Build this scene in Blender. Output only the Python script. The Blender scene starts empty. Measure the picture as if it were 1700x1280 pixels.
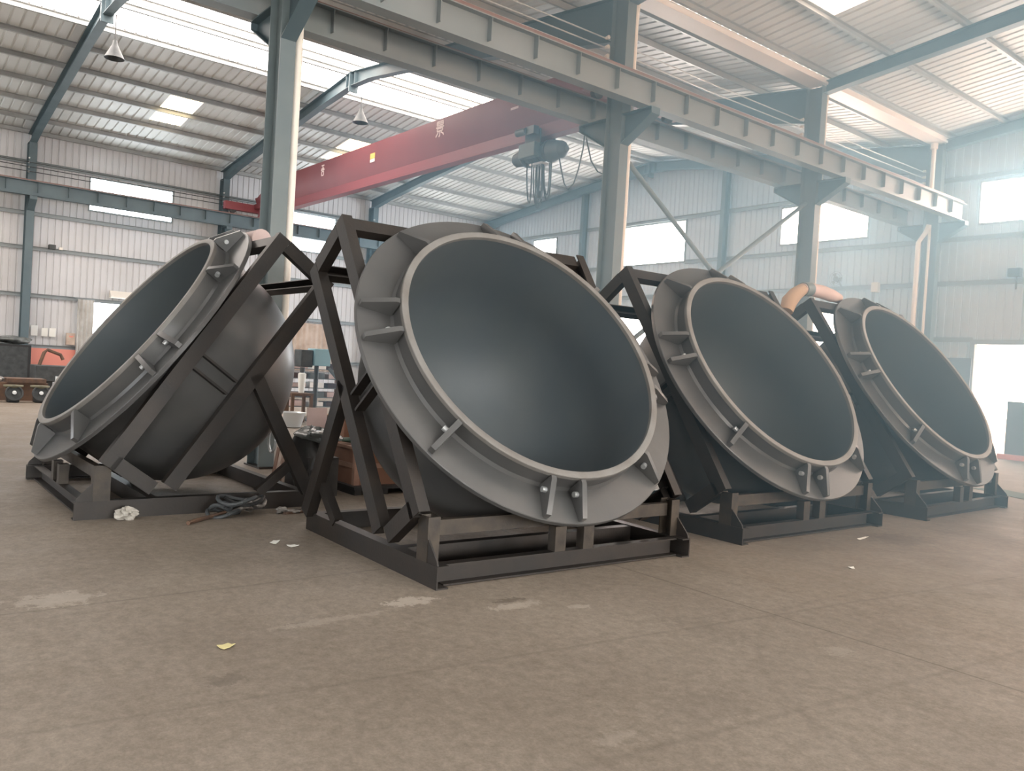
import bpy, bmesh, math, random
from mathutils import Vector as V, Matrix
S = bpy.context.scene
COL = S.collection
rnd = random.Random(7)
PI = math.pi

# ---------------------------------------------------------------- camera, world, exposure
cam_d = bpy.data.cameras.new('camera'); cam = bpy.data.objects.new('camera', cam_d); COL.objects.link(cam)
F = 1362.09; CAM = V((10.0966, -4.0542, 1.4262)); YAW, PIT, ROL = -0.8958, -0.0200, 0.0594
_f = V((math.sin(YAW) * math.cos(PIT), math.cos(YAW) * math.cos(PIT), math.sin(PIT)))
_r = V((math.cos(YAW), -math.sin(YAW), 0)); _u = _r.cross(_f)
_R = math.cos(ROL) * _r + math.sin(ROL) * _u; _U = -math.sin(ROL) * _r + math.cos(ROL) * _u
m = Matrix((_R, _U, -_f)).transposed().to_4x4(); m.translation = CAM
cam.matrix_world = m
cam_d.sensor_width = 36.0; cam_d.lens = F * 36.0 / 1700.0; cam_d.clip_end = 300
S.camera = cam
S.view_settings.view_transform = 'Standard'; S.view_settings.look = 'None'
S.view_settings.gamma = 1.0; S.view_settings.exposure = 0.45; S.view_settings.use_curve_mapping = False
w = bpy.data.worlds.new('World'); S.world = w; w.use_nodes = True
w.node_tree.nodes['Background'].inputs[0].default_value = (0.93, 0.97, 1.0, 1)
w.node_tree.nodes['Background'].inputs[1].default_value = 8.0
SKY_L, SKY_R, WIN, WIN_FAR, WIN_R = 9.0, 3.4, 10.0, 32.0, 30.0       # daylight through ridge skylights, side and end windows

# ---------------------------------------------------------------- materials
def lin(h):
    h = h.lstrip('#'); c = [int(h[i:i + 2], 16) / 255 for i in (0, 2, 4)]
    return tuple((x / 12.92 if x <= .04045 else ((x + .055) / 1.055) ** 2.4) for x in c) + (1,)
def mat(name, col, rough=.6, metal=0., col2=None, scale=6., bump=0., bscale=40., lo=.35, hi=.7, spec=.5, detail=6.):
    M = bpy.data.materials.new(name); M.use_nodes = True; nt = M.node_tree; b = nt.nodes['Principled BSDF']
    b.inputs['Base Color'].default_value = lin(col); b.inputs['Roughness'].default_value = rough
    b.inputs['Metallic'].default_value = metal; b.inputs['Specular IOR Level'].default_value = spec
    tc = nt.nodes.new('ShaderNodeTexCoord')
    if col2:
        n = nt.nodes.new('ShaderNodeTexNoise'); n.inputs['Scale'].default_value = scale; n.inputs['Detail'].default_value = detail
        r = nt.nodes.new('ShaderNodeValToRGB'); r.color_ramp.elements[0].position = lo; r.color_ramp.elements[1].position = hi
        r.color_ramp.elements[0].color = lin(col); r.color_ramp.elements[1].color = lin(col2)
        nt.links.new(tc.outputs['Object'], n.inputs['Vector']); nt.links.new(n.outputs['Fac'], r.inputs[0])
        nt.links.new(r.outputs[0], b.inputs['Base Color'])
    if bump:
        n2 = nt.nodes.new('ShaderNodeTexNoise'); n2.inputs['Scale'].default_value = bscale
        bp = nt.nodes.new('ShaderNodeBump'); bp.inputs['Strength'].default_value = bump; bp.inputs['Distance'].default_value = .01
        nt.links.new(tc.outputs['Object'], n2.inputs['Vector']); nt.links.new(n2.outputs['Fac'], bp.inputs['Height'])
        nt.links.new(bp.outputs[0], b.inputs['Normal'])
    return M
def emit(name, col, strength):
    M = bpy.data.materials.new(name); M.use_nodes = True; nt = M.node_tree
    nt.nodes.remove(nt.nodes['Principled BSDF']); e = nt.nodes.new('ShaderNodeEmission')
    e.inputs[0].default_value = lin(col); e.inputs[1].default_value = strength
    nt.links.new(e.outputs[0], nt.nodes['Material Output'].inputs[0]); return M

vessel_m = mat('vessel_primer', '#464646', .36, .0, '#4e4d4c', 3.0, .05, 30)
inner_m = mat('vessel_inside', '#474f54', .5, .0, '#4f5557', 1.3, .03, 30)
rim_m = mat('worn_rim', '#767471', .5, .1, '#67625d', 4.0, .1, 60)
frame_m = mat('dark_steel', '#1f1c1a', .5, .1, '#2b241f', 5.0, .1, 50)
frame2_m = mat('bare_steel', '#40382f', .5, .2, '#2b2622', 9.0, .1, 50)
col_m = mat('column_paint', '#677377', .45, 0, '#737d7e', 1.5)
raf_m = mat('rafter_paint', '#4e5f66', .5, 0, '#59696f', 2.0)
gird_m = mat('girder_paint', '#878d8e', .5, 0, '#7c8485', 1.0)
purl_m = mat('purlin_zinc', '#a9aaa8', .45, .1, '#979896', 2.0)
wall_m = mat('wall_sheet', '#cdcdcf', .55, 0, '#c3c2c3', .7)
roof_m = mat('roof_sheet', '#d6d6d3', .5, 0, '#c9cac8', .5)
trim_m = mat('girt_zinc', '#8d9496', .5, .1)
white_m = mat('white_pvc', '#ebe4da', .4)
gut_m = mat('gutter_sheet', '#e3dcd6', .45)
red_m = mat('crane_red', '#793a3f', .5, 0, '#814247', 1.2)
redd_m = mat('carriage_red', '#864148', .5)
dark_m = mat('dark_machine', '#35383a', .5, .3, '#474a4a', 8)
black_m = mat('black_rubber', '#1d1e1f', .6)
grey_m = mat('grey_machine', '#5f676a', .45, .2, '#525a5d', 5)
rail_m = mat('red_rail', '#80635c', .5, .1)
light_m = mat('light_metal', '#cfd2d2', .35, .4)
rope_m = mat('cable_black', '#3a3d3f', .6)
pink_m = mat('sling_web', '#c7b1ad', .8, 0, '#bda7a0', 4)
tan_m = mat('sling_end', '#a98f78', .8)
wood_m = mat('crate_wood', '#75513f', .7, 0, '#805c49', 5.0, .1, 30)
wood2_m = mat('crate_batten', '#937362', .7, 0, '#836454', 8.0)
green_m = mat('green_mat', '#2d4438', .7)
teal2_m = mat('control_grey', '#4d5d5c', .45)
teal_m = mat('teal_enamel', '#7ba1ab', .4)
tarp_m = mat('black_tarp', '#2b2a29', .5, 0, '#3a3735', 6, .3, 12)
plast_m = mat('plastic_film', '#747775', .25, 0, '#4c4e4d', 6, .3, 20)
coral_m = mat('coral_board', '#d98a7b', .6)
pale_m = mat('pale_curtain', '#c6c4c0', .85, 0, '#aaa6a0', 3)
paper_m = mat('paper', '#e3e1da', .8)
yell_m = mat('yellow_paper', '#c4b987', .8)
cream_m = mat('cream_cloth', '#c3b1a3', .85, 0, '#a99585', 3)
brown_m = mat('brown_plate', '#4b3f42', .6, .1, '#3f3538', 3)
rust_m = mat('rusty_iron', '#6b5140', .7, .2, '#4e4038', 9)
khaki_m = mat('khaki_iron', '#7d7860', .6, .1, '#5f5c4c', 7)
yellow_m = mat('yellow_tag', '#d3b25a', .6)
glyph_m = mat('white_paint_mark', '#e6d3d1', .7)
scrap_m = mat('scrap_metal', '#8f8a85', .4, .4, '#55504c', 12)
sky_l = emit('skylight_sheet_warm', '#fff3ea', SKY_L)
sky_r = emit('skylight_sheet', '#fffaf4', SKY_R)
sky_y = emit('skylight_sheet_yellow', '#ffe7b8', 4.0)
win_m = emit('window_daylight', '#f1fbff', WIN)
winr_m = emit('window_daylight_side', '#fdfcf8', WIN_R)
winf_m = emit('window_daylight_far', '#eaf5ff', WIN_FAR)

def floor_material():
    M = bpy.data.materials.new('concrete_floor'); M.use_nodes = True; nt = M.node_tree; N = nt.nodes; L = nt.links
    b = N['Principled BSDF']; b.inputs['Roughness'].default_value = .62; b.inputs['Specular IOR Level'].default_value = .4
    tc = N.new('ShaderNodeTexCoord'); P = tc.outputs['Object']
    def noise(scale, detail=8, rough=.6):
        n = N.new('ShaderNodeTexNoise'); n.inputs['Scale'].default_value = scale; n.inputs['Detail'].default_value = detail
        n.inputs['Roughness'].default_value = rough; L.new(P, n.inputs['Vector']); return n.outputs['Fac']
    def ramp(f, a, b_, ca, cb):
        r = N.new('ShaderNodeValToRGB'); r.color_ramp.elements[0].position = a; r.color_ramp.elements[1].position = b_
        r.color_ramp.elements[0].color = ca; r.color_ramp.elements[1].color = cb; L.new(f, r.inputs[0]); return r.outputs[0]
    def mix(f, a, b_, mode='MIX', fac=1.):
        x = N.new('ShaderNodeMixRGB'); x.blend_type = mode
        if hasattr(f, 'links'): L.new(f, x.inputs[0])
        else: x.inputs[0].default_value = f
        for i, c in ((1, a), (2, b_)):
            if isinstance(c, tuple): x.inputs[i].default_value = c
            else: L.new(c, x.inputs[i])
        return x.outputs[0]
    def mth(op, a, b_=None, c=None):
        x = N.new('ShaderNodeMath'); x.operation = op
        for i, v in enumerate((a, b_, c)):
            if v is None: continue
            if isinstance(v, (int, float)): x.inputs[i].default_value = v
            else: L.new(v, x.inputs[i])
        return x.outputs[0]
    W = (1, 1, 1, 1); K = (0, 0, 0, 1)
    base = ramp(noise(.5, 10, .65), .36, .64, lin('#82776b'), lin('#92877b'))
    base = mix(.6, base, ramp(noise(16, 12, .8), .38, .64, (.45, .43, .4, 1), (1, 1, 1, 1)), 'MULTIPLY')
    base = mix(.35, base, ramp(noise(70, 8, .8), .4, .62, (.4, .38, .36, 1), (1, 1, 1, 1)), 'MULTIPLY')
    base = mix(ramp(noise(38, 6, .7), .66, .72, K, (.6, .6, .6, 1)), base, lin('#6e6255'))
    sep = N.new('ShaderNodeSeparateXYZ'); L.new(P, sep.inputs[0]); X, Y, Z = sep.outputs
    wob = mth('MULTIPLY', mth('SUBTRACT', noise(1.2, 4), .5), .05)
    def line(e, wdt, dark):
        d = mth('ABSOLUTE', mth('ADD', e, wob))
        f = mth('MULTIPLY', mth('SUBTRACT', 1.0, mth('MINIMUM', mth('DIVIDE', d, wdt), 1.0)), dark); return f
    fs = [line(mth('SUBTRACT', Y, .45), .012, .8),
          line(mth('SUBTRACT', X, 5.2), .016, .45), line(mth('SUBTRACT', Y, 6.45), .012, .7), line(mth('SUBTRACT', Y, -5.55), .012, .7)]
    # dark tyre scuffs
    fs.append(line(mth('SUBTRACT', mth('SUBTRACT', X, 7.16), mth('MULTIPLY', Y, .12)), .022, .26))
    fs.append(line(mth('SUBTRACT', mth('SUBTRACT', X, 8.22), mth('MULTIPLY', Y, .11)), .03, .22))
    rr = mth('SQRT', mth('ADD', mth('POWER', mth('SUBTRACT', X, 9.2), 2.0), mth('POWER', mth('SUBTRACT', Y, 1.0), 2.0)))
    fs.append(line(mth('SUBTRACT', rr, 2.05), .03, .16))
    for f in fs: base = mix(f, base, lin('#4a4138'))
    def blot(x, y, rx, ry, k):
        d = mth('SQRT', mth('ADD', mth('POWER', mth('DIVIDE', mth('SUBTRACT', X, x), rx), 2.0), mth('POWER', mth('DIVIDE', mth('SUBTRACT', Y, y), ry), 2.0)))
        d = mth('ADD', d, mth('MULTIPLY', mth('SUBTRACT', noise(13, 10, .8), .5), 4.5))
        return mth('MULTIPLY', mth('LESS_THAN', d, .8), k)
    for x, y, rx, ry, k in ((5.95, -1.42, .09, .2, .75), (5.03, -3.14, .16, .25, .4), (6.3, -.9, .07, .22, .45), (7.79, .17, .08, .12, .22), (6.5, -.55, .05, .1, .4), (6.05, -2.0, .05, .4, .25), (7.9, -1.67, .05, .12, .16)):
        base = mix(blot(x, y, rx, ry, k), base, lin('#a89e93'))
    for x, y, rx, ry, k in ((6.2, -.85, .05, .12, .6), (6.6, -2.75, .08, .1, .45), (7.2, -.2, .3, .2, .18), (6.3, 3.9, .3, .4, .4), (6.6, 5.0, .35, .5, .35), (7.9, -1.1, .2, .3, .18)):
        base = mix(blot(x, y, rx, ry, k), base, lin('#4d443b'))
    L.new(base, b.inputs['Base Color'])
    L.new(ramp(noise(2.5, 6), .3, .7, (.5, .5, .5, 1), (.75, .75, .75, 1)), b.inputs['Roughness'])
    bp = N.new('ShaderNodeBump'); bp.inputs['Strength'].default_value = .15; bp.inputs['Distance'].default_value = .01
    L.new(noise(30, 8), bp.inputs['Height']); L.new(bp.outputs[0], b.inputs['Normal'])
    return M
floor_m = floor_material()
scrapaper_m = mat('crumpled_paper', '#b4afa6', .8, 0, '#8f8a82', 14)
pin_m = mat('pin_steel', '#a5a7a7', .35, .5)

# ---------------------------------------------------------------- mesh helpers
class MB:
    def __init__(s): s.v = []; s.f = []
    def add(s, vs, fs):
        o = len(s.v); s.v += [V(p) for p in vs]; s.f += [[o + i for i in f] for f in fs]; return s
    def ob(s, c, a, b, d):          # box with half vectors
        c, a, b, d = map(V, (c, a, b, d))
        if a.cross(b).dot(d) < 0: d = -d
        vs = [c + i * a + j * b + k * d for k in (-1, 1) for j in (-1, 1) for i in (-1, 1)]
        return s.add(vs, [(0, 2, 3, 1), (4, 5, 7, 6), (0, 1, 5, 4), (2, 6, 7, 3), (0, 4, 6, 2), (1, 3, 7, 5)])
    def box(s, x0, x1, y0, y1, z0, z1):
        return s.ob(((x0 + x1) / 2, (y0 + y1) / 2, (z0 + z1) / 2), (abs(x1 - x0) / 2, 0, 0), (0, abs(y1 - y0) / 2, 0), (0, 0, abs(z1 - z0) / 2))
    def bar(s, p0, p1, wd, w, h):   # box along p0-p1; w along wd, h along the third direction
        p0, p1, wd = V(p0), V(p1), V(wd); d = (p1 - p0); wd = (wd - d * (wd.dot(d) / d.dot(d))).normalized(); t = d.normalized().cross(wd)
        return s.ob((p0 + p1) / 2, d / 2, wd * w / 2, t * h / 2)
    def chan(s, p0, p1, up, h, opn, b, t=.011):  # channel: web h tall along up, flanges b wide toward opn
        p0, p1, up, opn = V(p0), V(p1), V(up), V(opn); d = (p1 - p0).normalized()
        up = (up - d * up.dot(d)).normalized(); o2 = d.cross(up); opn = o2 if o2.dot(opn) > 0 else -o2
        c = (p0 + p1) / 2; hd = (p1 - p0) / 2
        s.ob(c - opn * (b / 2 - t / 2), hd, up * h / 2, opn * t / 2)
        for q in (-1, 1): s.ob(c + up * q * (h / 2 - t / 2) + opn * (t / 2), hd, up * t / 2, opn * (b - t) / 2)
        return s
    def ibeam(s, p0, p1, up, h, b, tw=.01, tf=.014):
        p0, p1, up = V(p0), V(p1), V(up); d = (p1 - p0).normalized(); up = (up - d * up.dot(d)).normalized(); sd = d.cross(up)
        c = (p0 + p1) / 2; hd = (p1 - p0) / 2
        s.ob(c, hd, up * (h / 2 - tf), sd * tw / 2)
        for q in (-1, 1): s.ob(c + up * q * (h / 2 - tf / 2), hd, up * tf / 2, sd * b / 2)
        return s
    def prism(s, pts, d):           # planar polygon pts extruded by d
        pts = [V(p) for p in pts]; d = V(d); n = len(pts)
        nrm = sum(((pts[i] - pts[0]).cross(pts[i + 1] - pts[0]) for i in range(1, n - 1)), V((0, 0, 0)))
        if nrm.dot(d) < 0: pts.reverse()
        vs = pts + [p + d for p in pts]
        return s.add(vs, [list(range(n))[::-1], list(range(n, 2 * n))] + [(i, (i + 1) % n, n + (i + 1) % n, n + i) for i in range(n)])
    def cyl(s, p0, p1, r0, r1=None, n=16):
        p0, p1 = V(p0), V(p1); r1 = r0 if r1 is None else r1; d = (p1 - p0).normalized()
        a = d.orthogonal().normalized(); b = d.cross(a)
        vs = [p + (math.cos(2 * PI * i / n) * a + math.sin(2 * PI * i / n) * b) * r for p, r in ((p0, r0), (p1, r1)) for i in range(n)]
        return s.add(vs, [list(range(n))[::-1], list(range(n, 2 * n))] + [(i, (i + 1) % n, n + (i + 1) % n, n + i) for i in range(n)])
    def tube(s, path, r, n=8, taper=None):
        P = [V(p) for p in path]; rings = []; a = None
        for i, p in enumerate(P):
            d = (P[min(i + 1, len(P) - 1)] - P[max(i - 1, 0)]).normalized()
            a = d.orthogonal().normalized() if a is None else (a - d * a.dot(d)).normalized()
            b = d.cross(a); rr = r if taper is None else r * taper[i]
            rings.append([p + (math.cos(2 * PI * k / n) * a + math.sin(2 * PI * k / n) * b) * rr for k in range(n)])
        vs = [q for g in rings for q in g]; fs = [list(range(n))[::-1], list(range(len(vs) - n, len(vs)))]
        for i in range(len(P) - 1):
            for k in range(n): fs.append((i * n + k, i * n + (k + 1) % n, (i + 1) * n + (k + 1) % n, (i + 1) * n + k))
        return s.add(vs, fs)
    def lathe(s, prof, M=None, n=48, closed=False):  # prof: (r, z), axis z
        vs = []; fs = []; idx = []
        for r, z in prof:
            if r < 1e-6: idx.append([len(vs)] * n); vs.append(V((0, 0, z)))
            else:
                idx.append(list(range(len(vs), len(vs) + n))); vs += [V((r * math.cos(2 * PI * i / n), r * math.sin(2 * PI * i / n), z)) for i in range(n)]
        m_ = len(prof)
        for j in range(m_ if closed else m_ - 1):
            A, B = idx[j], idx[(j + 1) % m_]
            for i in range(n):
                q = [A[i], A[(i + 1) % n], B[(i + 1) % n], B[i]]; q2 = []
                for x in q:
                    if x not in q2: q2.append(x)
                if len(q2) > 2: fs.append(q2)
        if M is not None: vs = [M @ p for p in vs]
        return s.add(vs, fs)
    def blob(s, c, r, seed=0, amp=.25, n=12, flat=1.):
        R = random.Random(seed); ph = [(R.uniform(0, 6.28), R.uniform(0, 6.28), R.randint(2, 5), R.randint(1, 4)) for _ in range(4)]
        vs = []; fs = []; c = V(c)
        for j in range(n + 1):
            th = PI * j / n
            for i in range(2 * n):
                a = PI * i / n; k = 1 + amp * sum(math.sin(q * a + p) * math.sin(g * th + o) for p, o, q, g in ph) / 2
                vs.append(c + V((r[0] * math.sin(th) * math.cos(a) * k, r[1] * math.sin(th) * math.sin(a) * k, r[2] * math.cos(th) * (k if flat == 1. else 1))))
        for j in range(n):
            for i in range(2 * n): fs.append((j * 2 * n + i, (j + 1) * 2 * n + i, (j + 1) * 2 * n + (i + 1) % (2 * n), j * 2 * n + (i + 1) % (2 * n)))
        return s.add(vs, fs)
    def build(s, name, material, parent=None, smooth=True, bevel=0.):
        me = bpy.data.meshes.new(name); off = V((0, 0, 0)); p = parent
        while p is not None: off += p.location; p = p.parent
        me.from_pydata([tuple(v - off) for v in s.v], [], s.f)
        bm = bmesh.new(); bm.from_mesh(me); bmesh.ops.remove_doubles(bm, verts=bm.verts, dist=1e-6); bmesh.ops.recalc_face_normals(bm, faces=bm.faces); bm.to_mesh(me); bm.free()
        me.materials.append(material)
        if smooth:
            me.shade_smooth(); me.set_sharp_from_angle(angle=math.radians(35))
        o = bpy.data.objects.new(name, me); COL.objects.link(o)
        if parent is not None: o.parent = parent
        if bevel:
            b = o.modifiers.new('bevel', 'BEVEL'); b.width = bevel; b.segments = 2; b.limit_method = 'ANGLE'
        return o
def tag(o, label, cat, group=None, kind=None):
    o['label'] = label; o['category'] = cat
    if group: o['group'] = group
    if kind: o['kind'] = kind
    return o
def thing(name, label, cat, loc, group=None):
    o = bpy.data.objects.new(name, None); COL.objects.link(o); o.location = V(loc); o.empty_display_size = .2
    return tag(o, label, cat, group)
def struct(o): o['kind'] = 'structure'; return o
def copy_tree(o, parent=None):
    c = o.copy(); COL.objects.link(c)
    if parent is not None: c.parent = parent
    for ch in list(o.children): copy_tree(ch, c)
    return c

def sheet(O, U, Vd, wid, length, holes=(), period=.25, h=.03, up=None, pan=.72):
    """ribbed steel sheet: ribs repeat along U and run along Vd; holes are (u0,u1,v0,v1)"""
    O, U, Vd = V(O), V(U).normalized(), V(Vd).normalized(); Nn = V(up) if up else U.cross(Vd)
    pr = []; u = 0.
    while u < wid - 1e-6:
        for fr, hh in ((0, 0), (pan, 0), (pan + .08, h), (.92, h)):
            uu = u + fr * period
            if uu < wid: pr.append((uu, hh))
        u += period
    pr.append((wid, 0))
    for hu0, hu1, _, _ in holes:
        for hu in (hu0, hu1):
            for i in range(len(pr) - 1):
                if pr[i][0] + 1e-5 < hu < pr[i + 1][0] - 1e-5:
                    t = (hu - pr[i][0]) / (pr[i + 1][0] - pr[i][0]); pr.insert(i + 1, (hu, pr[i][1] + t * (pr[i + 1][1] - pr[i][1]))); break
    mb = MB()
    for (ua, ha), (ub, hb) in zip(pr, pr[1:]):
        mid = (ua + ub) / 2; cuts = sorted((v0, v1) for u0, u1, v0, v1 in holes if u0 < mid < u1); v = 0.; segs = []
        for v0, v1 in cuts:
            if v0 > v: segs.append((v, v0))
            v = max(v, v1)
        if v < length: segs.append((v, length))
        for v0, v1 in segs:
            mb.add([O + U * ua + Vd * v0 + Nn * ha, O + U * ub + Vd * v0 + Nn * hb, O + U * ub + Vd * v1 + Nn * hb, O + U * ua + Vd * v1 + Nn * ha], [(0, 1, 2, 3)])
    return mb

# ---------------------------------------------------------------- the hall
XL, XR, YN, YF = -19.85, 20.2, -14.0, 18.1
fl = MB().box(XL - .1, XR + .1, YN - .1, YF + .1, -.15, 0); struct(fl.build('floor', floor_m))
yard_m = mat('yard_concrete', '#d8d2c8', .8, 0, '#c8c2b8', 1.0)
struct(MB().box(-12, 30, YF + .12, 60, -.2, -.02).build('ground', yard_m))

def window(n, axis, pos, a0, a1, z0, z1, inward, m_, mull=3):
    """glazed window in a wall plane; axis 'x' = plane X=pos (spans Y), 'y' = plane Y=pos (spans X)"""
    def bx(mb, p0, p1, q0, q1, t0, t1):
        lo, hi = sorted((pos + inward * t0, pos + inward * t1))
        if axis == 'x': mb.box(lo, hi, p0, p1, q0, q1)
        else: mb.box(p0, p1, lo, hi, q0, q1)
    f = MB()
    bx(f, a0 - .04, a1 + .04, z0 - .05, z0, -.04, .05); bx(f, a0 - .04, a1 + .04, z1, z1 + .05, -.04, .05)
    bx(f, a0 - .04, a0, z0, z1, -.04, .05); bx(f, a1, a1 + .04, z0, z1, -.04, .05)
    fr = struct(f.build('window_%d' % n, trim_m))
    g = MB(); bx(g, a0, a1, z0, z1, -.05, -.03); struct(g.build('glazing', m_, fr))
    return fr

# left wall
LW = [(1.75, 4.32, 5.82, 6.85), (8.7, 10.5, 5.5, 6.9), (14.2, 16.4, 5.9, 6.85), (-4.5, -2.0, 5.95, 6.85), (1.95, 5.2, 1.05, 2.8)]
wl = sheet((XL, YN, 0), (0, 1, 0), (0, 0, 1), YF - YN, 8.05, [(a - YN, b - YN, c, d) for a, b, c, d in LW], .2, .025, up=(-1, 0, 0))
wall_left = struct(wl.build('wall_left', wall_m, smooth=False))
for i, (a, b, c, d) in enumerate(LW): window(i + 1, 'x', XL, a, b, c, d, 1, win_m)
for z in (1.25, 2.86, 4.34, 5.42, 7.0):
    segs = [(YN, YF)]
    for a, b, c, d in LW:
        if c - .1 < z < d + .02: segs = [s for t in segs for s in ((t[0], min(t[1], a - .05)), (max(t[0], b + .05), t[1])) if s[1] > s[0]]
    g = MB()
    for a, b in segs: g.chan((XL + .07, a, z), (XL + .07, b, z), (0, 0, 1), .12, (1, 0, 0), .07, .006)
    struct(g.build('girt', trim_m, wall_left))
# far (end) wall
DX0, DX1 = 1.12, 6.2
FW = [(-11.35, -8.5, 5.5, 6.88), (-4.72, -1.95, 5.75, 6.84), (1.02, 3.8, 5.82, 6.84), (-16.6, -15.2, 6.15, 6.85), (7.5, 10.3, 5.8, 6.84), (13, 15.8, 5.8, 6.84), (-11.8, -9.4, 2.5, 3.75), (-4.2, -2.6, 2.5, 3.7)]
wf = sheet((XL, YF, 0), (1, 0, 0), (0, 0, 1), XR - XL, 10.6, [(a - XL, b - XL, c, d) for a, b, c, d in FW] + [(DX0 - XL, DX1 - XL, 0, 2.75)], .2, .025, up=(0, 1, 0))
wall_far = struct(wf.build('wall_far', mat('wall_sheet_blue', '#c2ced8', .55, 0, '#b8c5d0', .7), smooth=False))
for i, (a, b, c, d) in enumerate(FW): window(i + 6, 'y', YF, a, b, c, d, -1, winf_m)
for z in (1.4, 2.86, 4.31, 5.45, 7.0):
    g = MB()
    segs = [(XL, XR)]
    for a, b, c, d in FW + [(DX0, DX1, 0, 2.85)]:
        if c - .1 < z < d + .02: segs = [s for t in segs for s in ((t[0], min(t[1], a - .06)), (max(t[0], b + .06), t[1])) if s[1] > s[0]]
    for a, b in segs: g.chan((a, YF - .07, z), (b, YF - .07, z), (0, 0, 1), .12, (0, -1, 0), .07, .006)
    struct(g.build('girt', trim_m, wall_far))
d = MB(); d.box(DX0 - .12, DX0, YF - .06, YF + .08, 0, 2.87); d.box(DX1, DX1 + .12, YF - .06, YF + .08, 0, 2.87); d.box(DX0, DX1, YF - .06, YF + .08, 2.75, 2.87)
struct(d.build('door_1', trim_m))
# right and near walls, out of the picture, close the hall
RW = [(y, y + 3.0, 1.2, 3.4) for y in (-11, -5, 1, 7, 13)]
struct(sheet((XR, YN, 0), (0, 1, 0), (0, 0, 1), YF - YN, 8.05, [(a - YN, b - YN, c, d) for a, b, c, d in RW], .2, .025, up=(1, 0, 0)).build('wall_right', wall_m, smooth=False))
for i, (a, b, c, d) in enumerate(RW): window(i + 14, 'x', XR, a, b, c, d, -1, winr_m)
NW = [(x, x + 4.0, 0, 4.0) for x in (5.0, -12.0)]
struct(sheet((XL, YN, 0), (1, 0, 0), (0, 0, 1), XR - XL, 10.6, [(a - XL, b - XL, c, d) for a, b, c, d in NW], .2, .025, up=(0, -1, 0)).build('wall_near', wall_m, smooth=False))
struct(MB().box(-30, 30, -50, YN - .12, -.2, -.02).build('ground', yard_m))

# roof slopes: purlin underside z = z0 + k*(x - x0); sheet .14 above
def roof(name, xa, za, xb, zb, purl, holes, strip=None):
    """slope from (xa,za) to (xb,zb) (purlin underside); holes: (x0,x1,y0,y1,material)"""
    k = (zb - za) / (xb - xa); L = math.hypot(xb - xa, zb - za); Vd = V((xb - xa, 0, zb - za)).normalized(); up = V((-k, 0, 1)).normalized()
    sv = lambda x: (x - xa) / (xb - xa) * L
    hs = []
    for x0, x1, y0, y1, m_ in holes:
        a, b = sorted((sv(x0), sv(x1))); hs.append((max(y0 - YN, 0), min(y1 - YN, YF - YN), max(a, 0), min(b, L)))
    O = V((xa, YN, za)) + up * .14
    c = struct(sheet(O, (0, 1, 0), Vd, YF - YN, L, hs, .25, .03, up=up).build(name, roof_m, smooth=False))
    for (x0, x1, y0, y1, m_), (u0, u1, v0, v1) in zip(holes, hs):
        struct(sheet(O + V((0, u0, 0)) + Vd * v0, (0, 1, 0), Vd, u1 - u0, v1 - v0, (), .25, .03, up=up).build('skylight', m_, c, smooth=False))
    for x in purl:
        z = za + k * (x - xa)
        struct(MB().chan((x, YN, z + .07), (x, YF, z + .07), up, .14, (1, 0, 0), .06, .005).build('purlin', purl_m, c))
    return c
ZE, KS, XRI = 7.85, .12, -9.95
ZRI = ZE + KS * (XRI - XL)
spots = [(y, y + .92) for y in (-9.4, -3.4, 2.66, 8.3)]
roof('ceiling_left', XL, ZE, XRI, ZRI, (-19.7, -18.5, -17.05, -15.6, -14.2, -12.85, -11.55, -10.2), [(-11.5, XRI, YN, 11.2, sky_l)] + [(-16.7, -14.5, a, b, sky_y) for a, b in spots])
roof('ceiling_middle', 0.0, 7.9, XRI, ZRI, (-.3, -1.4, -2.8, -4.2, -5.6, -7.0, -8.4, -9.7), [(-8.45, XRI, YN, 11.2, sky_l)])
XR2 = 9.95
roof('ceiling_right', 0.15, 7.97, XR2, 7.97 + KS * 9.8, (.35, 1.6, 3.05, 4.5, 5.95, 7.4, 8.4, 9.7), [(8.45, XR2, YN, YF, sky_r)] + [(1.65, 3.7, y, y + 1.1, sky_r) for y in (-3.4, 2.66, 8.7)])
roof('ceiling_outer', XR, 7.85, XR2, 7.97 + KS * 9.8, (19.6, 18.2, 16.8, 15.4, 14, 12.6, 11.5, 10.2), [(11.45, XR2, YN, YF, sky_r)])

# ---------------------------------------------------------------- steel columns
def hcol(mb, x, y, z0, z1, dep=.38, fw=.2, t=.014):
    mb.box(x - dep / 2, x - dep / 2 + t, y - fw / 2, y + fw / 2, z0, z1); mb.box(x + dep / 2 - t, x + dep / 2, y - fw / 2, y + fw / 2, z0, z1)
    mb.box(x - dep / 2 + t, x + dep / 2 - t, y - .006, y + .006, z0, z1)
GB, GT = 5.845, 6.283
YCOL = (0.0, 6.0, 12.0, 17.72)
def bracket(mb, x0, x1, y, zb, zt):
    s = 1 if x1 > x0 else -1
    mb.prism([(x0, y - .006, zt - .014), (x1, y - .006, zt - .014), (x1, y - .006, zt - .1), (x0, y - .006, zb)], (0, .012, 0))
    mb.box(min(x0, x1), max(x0, x1), y - .11, y + .11, zt - .014, zt)
    mb.bar((x0, y, zb - .005), (x1, y, zt - .105), (0, 1, 0), .2, .012)
    mb.box(min(x1, x1 - s * .012), max(x1, x1 - s * .012), y - .1, y + .1, zt - .11, zt)
cl = ('blue-grey steel column right behind the dished vessel that faces the left wall', 'blue-grey steel column with triangular bracket next to the red crane end',
      'pale hazy blue steel column standing between the far window panes', 'steel column against the far wall at the end of the crane beam')
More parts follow.
